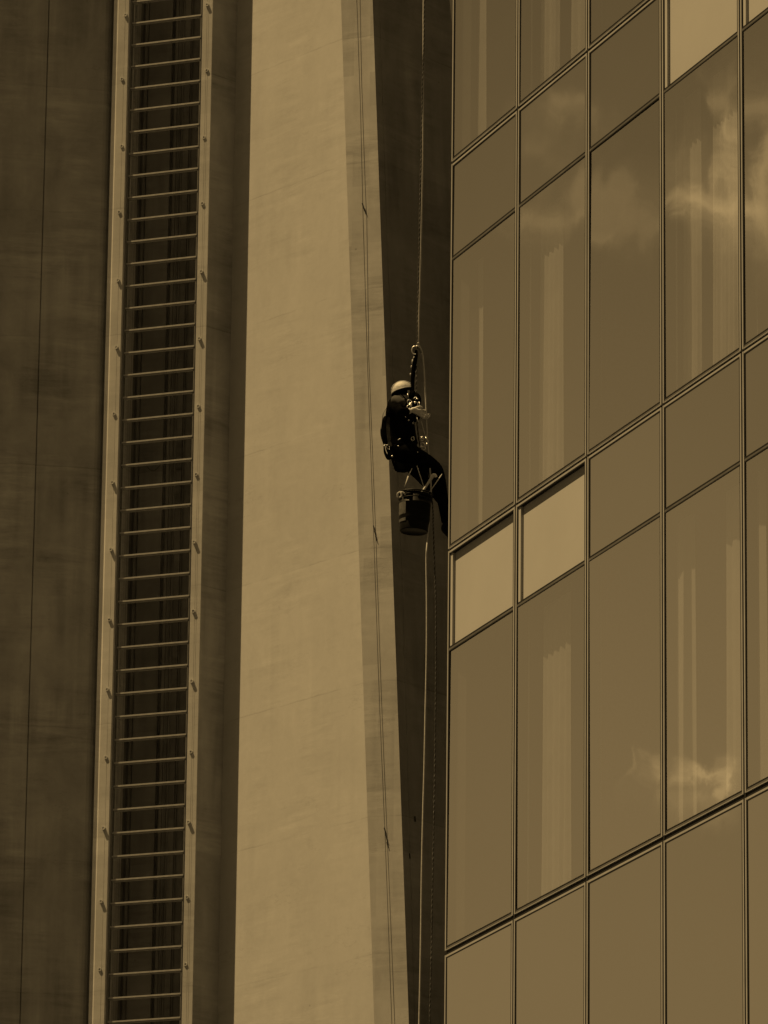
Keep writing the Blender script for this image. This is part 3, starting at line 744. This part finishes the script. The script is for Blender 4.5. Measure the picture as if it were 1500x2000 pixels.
mb.build('chin_strap', M['strap'], helm, smooth=True)
# harness
mb = MB()
def st(pts, wd=.04, dirv=X, th=.006): mb.ribbon(smooth_path([wp(*p) for p in pts], 5), dirv, wd, th)
st([(770, 790, .20), (765, 820, .15), (770, 850, .14), (778, 872, .15)], .032)
st([(790, 800, .17), (797, 830, .14), (800, 860, .14), (806, 884, .14)], .032)
st([(764, 858, .13), (782, 864, .155), (800, 866, .145), (815, 862, .07)], .04, Z)
st([(770, 905, .14), (790, 912, .16), (812, 905, .13), (825, 890, .05)], .05, Z)
st([(762, 880, .08), (772, 912, .10), (792, 917, .03), (806, 908, -.02)], .10, Y, .012)
har = mb.build('harness', M['strap'], person)
mb = MB(); mb.ell(wp(814, 783, .06), .040, .045, .072, None, 14, 10); mb.ell(wp(806, 790, .10), .038, .04, .055, None, 14, 10); mb.ell(wp(806, 773, .05), .034, .04, .05, None, 14, 10)
mb.build('chest_ascender', M['strap'], har, smooth=True)
mb = MB()
for (x, y, c, ra, rb, an) in ((800, 786, .16, 4, 6, 20), (811, 779, .10, 2.5, 4, -30), (813, 790, .10, 3, 5, 0), (797, 795, .24, 4, 3, 50), (826, 869, .08, 3.5, 5, 40), (833, 864, .07, 3, 5, -30), (824, 857, .1, 3, 4, 10),
                         (806, 857, .15, 3, 4, 0), (758, 873, .05, 2.5, 5, 20), (828, 875, .08, 2.5, 4, 0)):
    a_ = X * math.cos(R(an)) + Z * math.sin(R(an)); b_ = -X * math.sin(R(an)) + Z * math.cos(R(an))
    mb = MB(); mb.tube(torus_path(wp(x, y, c), a_, b_, ra * S, rb * S, 14), .0034, 6); mb.build('carabiner', M['metal'], har, smooth=True)
mb = MB()
for (x0, y0, x1, y1, c, r) in ((796, 769, 797.5, 775, .13, .005), (813, 778, 816.5, 780, .12, .006), (799, 790, 804, 793, .22, .010), (802, 786.5, 800.5, 792, .22, .008), (810, 784.5, 811, 788, .16, .007), (818.5, 785, 820, 793, .1, .004),
                           (809, 796, 811, 798, .2, .006), (797, 820, 799, 822, .15, .006), (806, 825, 807, 828, .15, .004), (813.5, 815, 817, 824, .12, .005), (777, 859.5, 782.5, 856.5, .17, .004), (777, 870.5, 779, 872, .17, .005),
                           (820.5, 857, 826, 853.5, .14, .010), (821, 871, 823, 874, .14, .007), (831, 854, 835, 860, .12, .006), (834, 865, 833, 871, .1, .004), (815, 882.5, 816.5, 883.5, .16, .005), (748.5, 870.5, 754, 869.5, .06, .005), (765, 890, 767, 892, .12, .008), (791, 813, 793, 815.5, .15, .003)):
    mb = MB(); mb.tube([wp(x0, y0, c + .03), wp(x1, y1, c + .03)], r, 7); mb.build('buckle', M['metal'], har, smooth=True)
mb = MB(); mb.tube(smooth_path([wp(757, 793, .05), wp(749, 806, .05), wp(746, 822, .03), wp(744, 838, .03)], 5), .004, 6)
mb.tube(smooth_path([wp(752, 868, .06), wp(754, 880, .07), wp(757, 887, .08)], 4), .0035, 6); mb.tube(smooth_path([wp(823, 823, .08), wp(828, 842, .08), wp(833, 862, .08)], 4), .0035, 6)
mb.build('accessory_cord', M['rope_pale'], har, smooth=True)
# tool bag on the back
bag = [(wp(757, 812), .035), (wp(752, 832), .045), (wp(752, 850), .05), (wp(758, 866), .045), (wp(756, 884), .035), (wp(762, 898), .028)]
skin('tool_bag', bag, [(i, i + 1) for i in range(5)], M['black_cloth'], person)
mb = MB(); mb.ribbon(smooth_path([wp(764, 805, .13), wp(758, 825, .12), wp(759, 850, .12), wp(762, 872, .12)], 5), X, .030, .006); mb.build('bag_strap', M['grey_cloth'], person)

# ------------------------------------------------------------------ pail
pail = empty('bucket', wp(809, 1046, .1)); tag(pail, 'black plastic pail hanging below the worker on its bail', 'bucket')
PY = .16
top = wp(812.2, 962, PY); bot = wp(808.2, 1039, PY)
az_ = (top - bot).normalized(); ax_ = (X - az_ * X.dot(az_)).normalized(); ay_ = az_.cross(ax_)
Hh = (top - bot).length
def lathe(mb, prof, n=40):
    o = len(mb.v)
    for (r, h) in prof:
        for j in range(n):
            t = 2 * math.pi * j / n; mb.v.append(bot + ax_ * r * math.cos(t) + ay_ * r * math.sin(t) + az_ * h)
    for i in range(len(prof) - 1):
        for j in range(n): q = (j + 1) % n; mb.f.append((o + i * n + j, o + i * n + q, o + (i + 1) * n + q, o + (i + 1) * n + j))
r0_, r1_ = 27.0 * S, 31.5 * S
mb = MB(); lathe(mb, [(0.0001, .006), (r0_ - .012, .006), (r0_ - .010, 0), (r0_, 0), (r0_ + .002, .01), (r1_, Hh * .93), (r1_ - .004, Hh * .93), (r1_ - .006, .3 * Hh), (r0_ - .006, .02), (0.0001, .02)])
mb.build('pail_body', M['bucket'], pail, smooth=True)
mb = MB(); 
for hh, rr_, th in ((Hh * .80, r1_ + .001, .004), (Hh * .87, r1_ + .003, .004), (Hh * .955, r1_ + .005, .008)):
    mb.tube([bot + az_ * hh + (ax_ * math.cos(2 * math.pi * i / 40) + ay_ * math.sin(2 * math.pi * i / 40)) * rr_ for i in range(41)], th, 6)
mb.build('rim', M['bucket'], pail, smooth=True)
apex = wp(812, 903, PY - .05)
mb = MB(); lft = wp(790.5, 953, PY + .0); 
mb.tube([lft, wp(797.5, 930, PY), ], .006, 8); mb.tube([wp(796.5, 933, PY - .003), wp(810, 903, PY - .03)], .0035, 8)
mb.tube([apex, wp(821, 930, PY), wp(829, 955, PY)], .004, 8)
mb.build('bail', M['rope_pale'], pail, smooth=True)
# worn paper label wrapped on the pail side
mb = MB(); n = 8; vs = []
for k in range(2):
    for i in range(n + 1):
        t = R(-176 + 50 * i / n); hh = Hh * (.20 if k == 0 else .68); rr_ = r0_ + .002 + (r1_ - r0_) * hh / Hh / .93 + .004
        vs.append(bot + ax_ * rr_ * math.cos(t) + ay_ * rr_ * math.sin(t) + az_ * hh)
o0 = len(vs); mb.add(vs, [(i, i + 1, n + 2 + i, n + 1 + i) for i in range(n)]); mb.build('pail_label', M['paper'], pail)
# rag, squeegee, rod
mb = MB()
mb.tube(smooth_path([wp(777, 972, PY + .13), wp(777, 964, PY + .14), wp(783, 961, PY + .15), wp(789, 963, PY + .15), wp(791, 966, PY + .14)], 5), [.008] * 21, 8)
mb.tube(smooth_path([wp(783, 962, PY + .16), wp(784.5, 968, PY + .16), wp(780.5, 972, PY + .15)], 5), .007, 8)
mb.tube(smooth_path([wp(786.5, 970, PY + .15), wp(786.5, 976, PY + .15), wp(786.5, 979, PY + .15)], 5), [.005, .0055, .006, .006, .007, .007, .008, .008, .009, .010, .010], 8)
rag = mb.build('rag', M['cloth_pale'], None, smooth=True); tag(rag, 'small pale rag hooked over the left rim of the pail', 'rag')
sq = empty('squeegee', wp(830, 960, PY)); tag(sq, 'pale handled scrubber with hooked head sticking out of the pail', 'squeegee')
mb = MB(); mb.tube(smooth_path([wp(822, 966, PY), wp(830, 953, PY), wp(838, 941, PY), wp(844, 932, PY)], 4), [.011] * 9 + [.012, .013, .014, .015], 10); mb.build('handle', M['wood'], sq, smooth=True)
mb = MB(); mb.tube(smooth_path([wp(842, 934, PY), wp(846, 928.5, PY), wp(850, 929, PY), wp(851, 932, PY)], 4), [.014, .015, .016, .017, .017, .017, .016, .016, .015, .015, .014, .013, .012], 10); mb.build('head', M['wood'], sq, smooth=True)
rod = MB(); rod.tube([wp(836, 965, PY + .05), wp(863.5, 926, PY + .03)], .0042, 8)
tag(rod.build('rod', M['wood'], None, smooth=True), 'thin pale rod leaning out of the right side of the pail', 'rod')
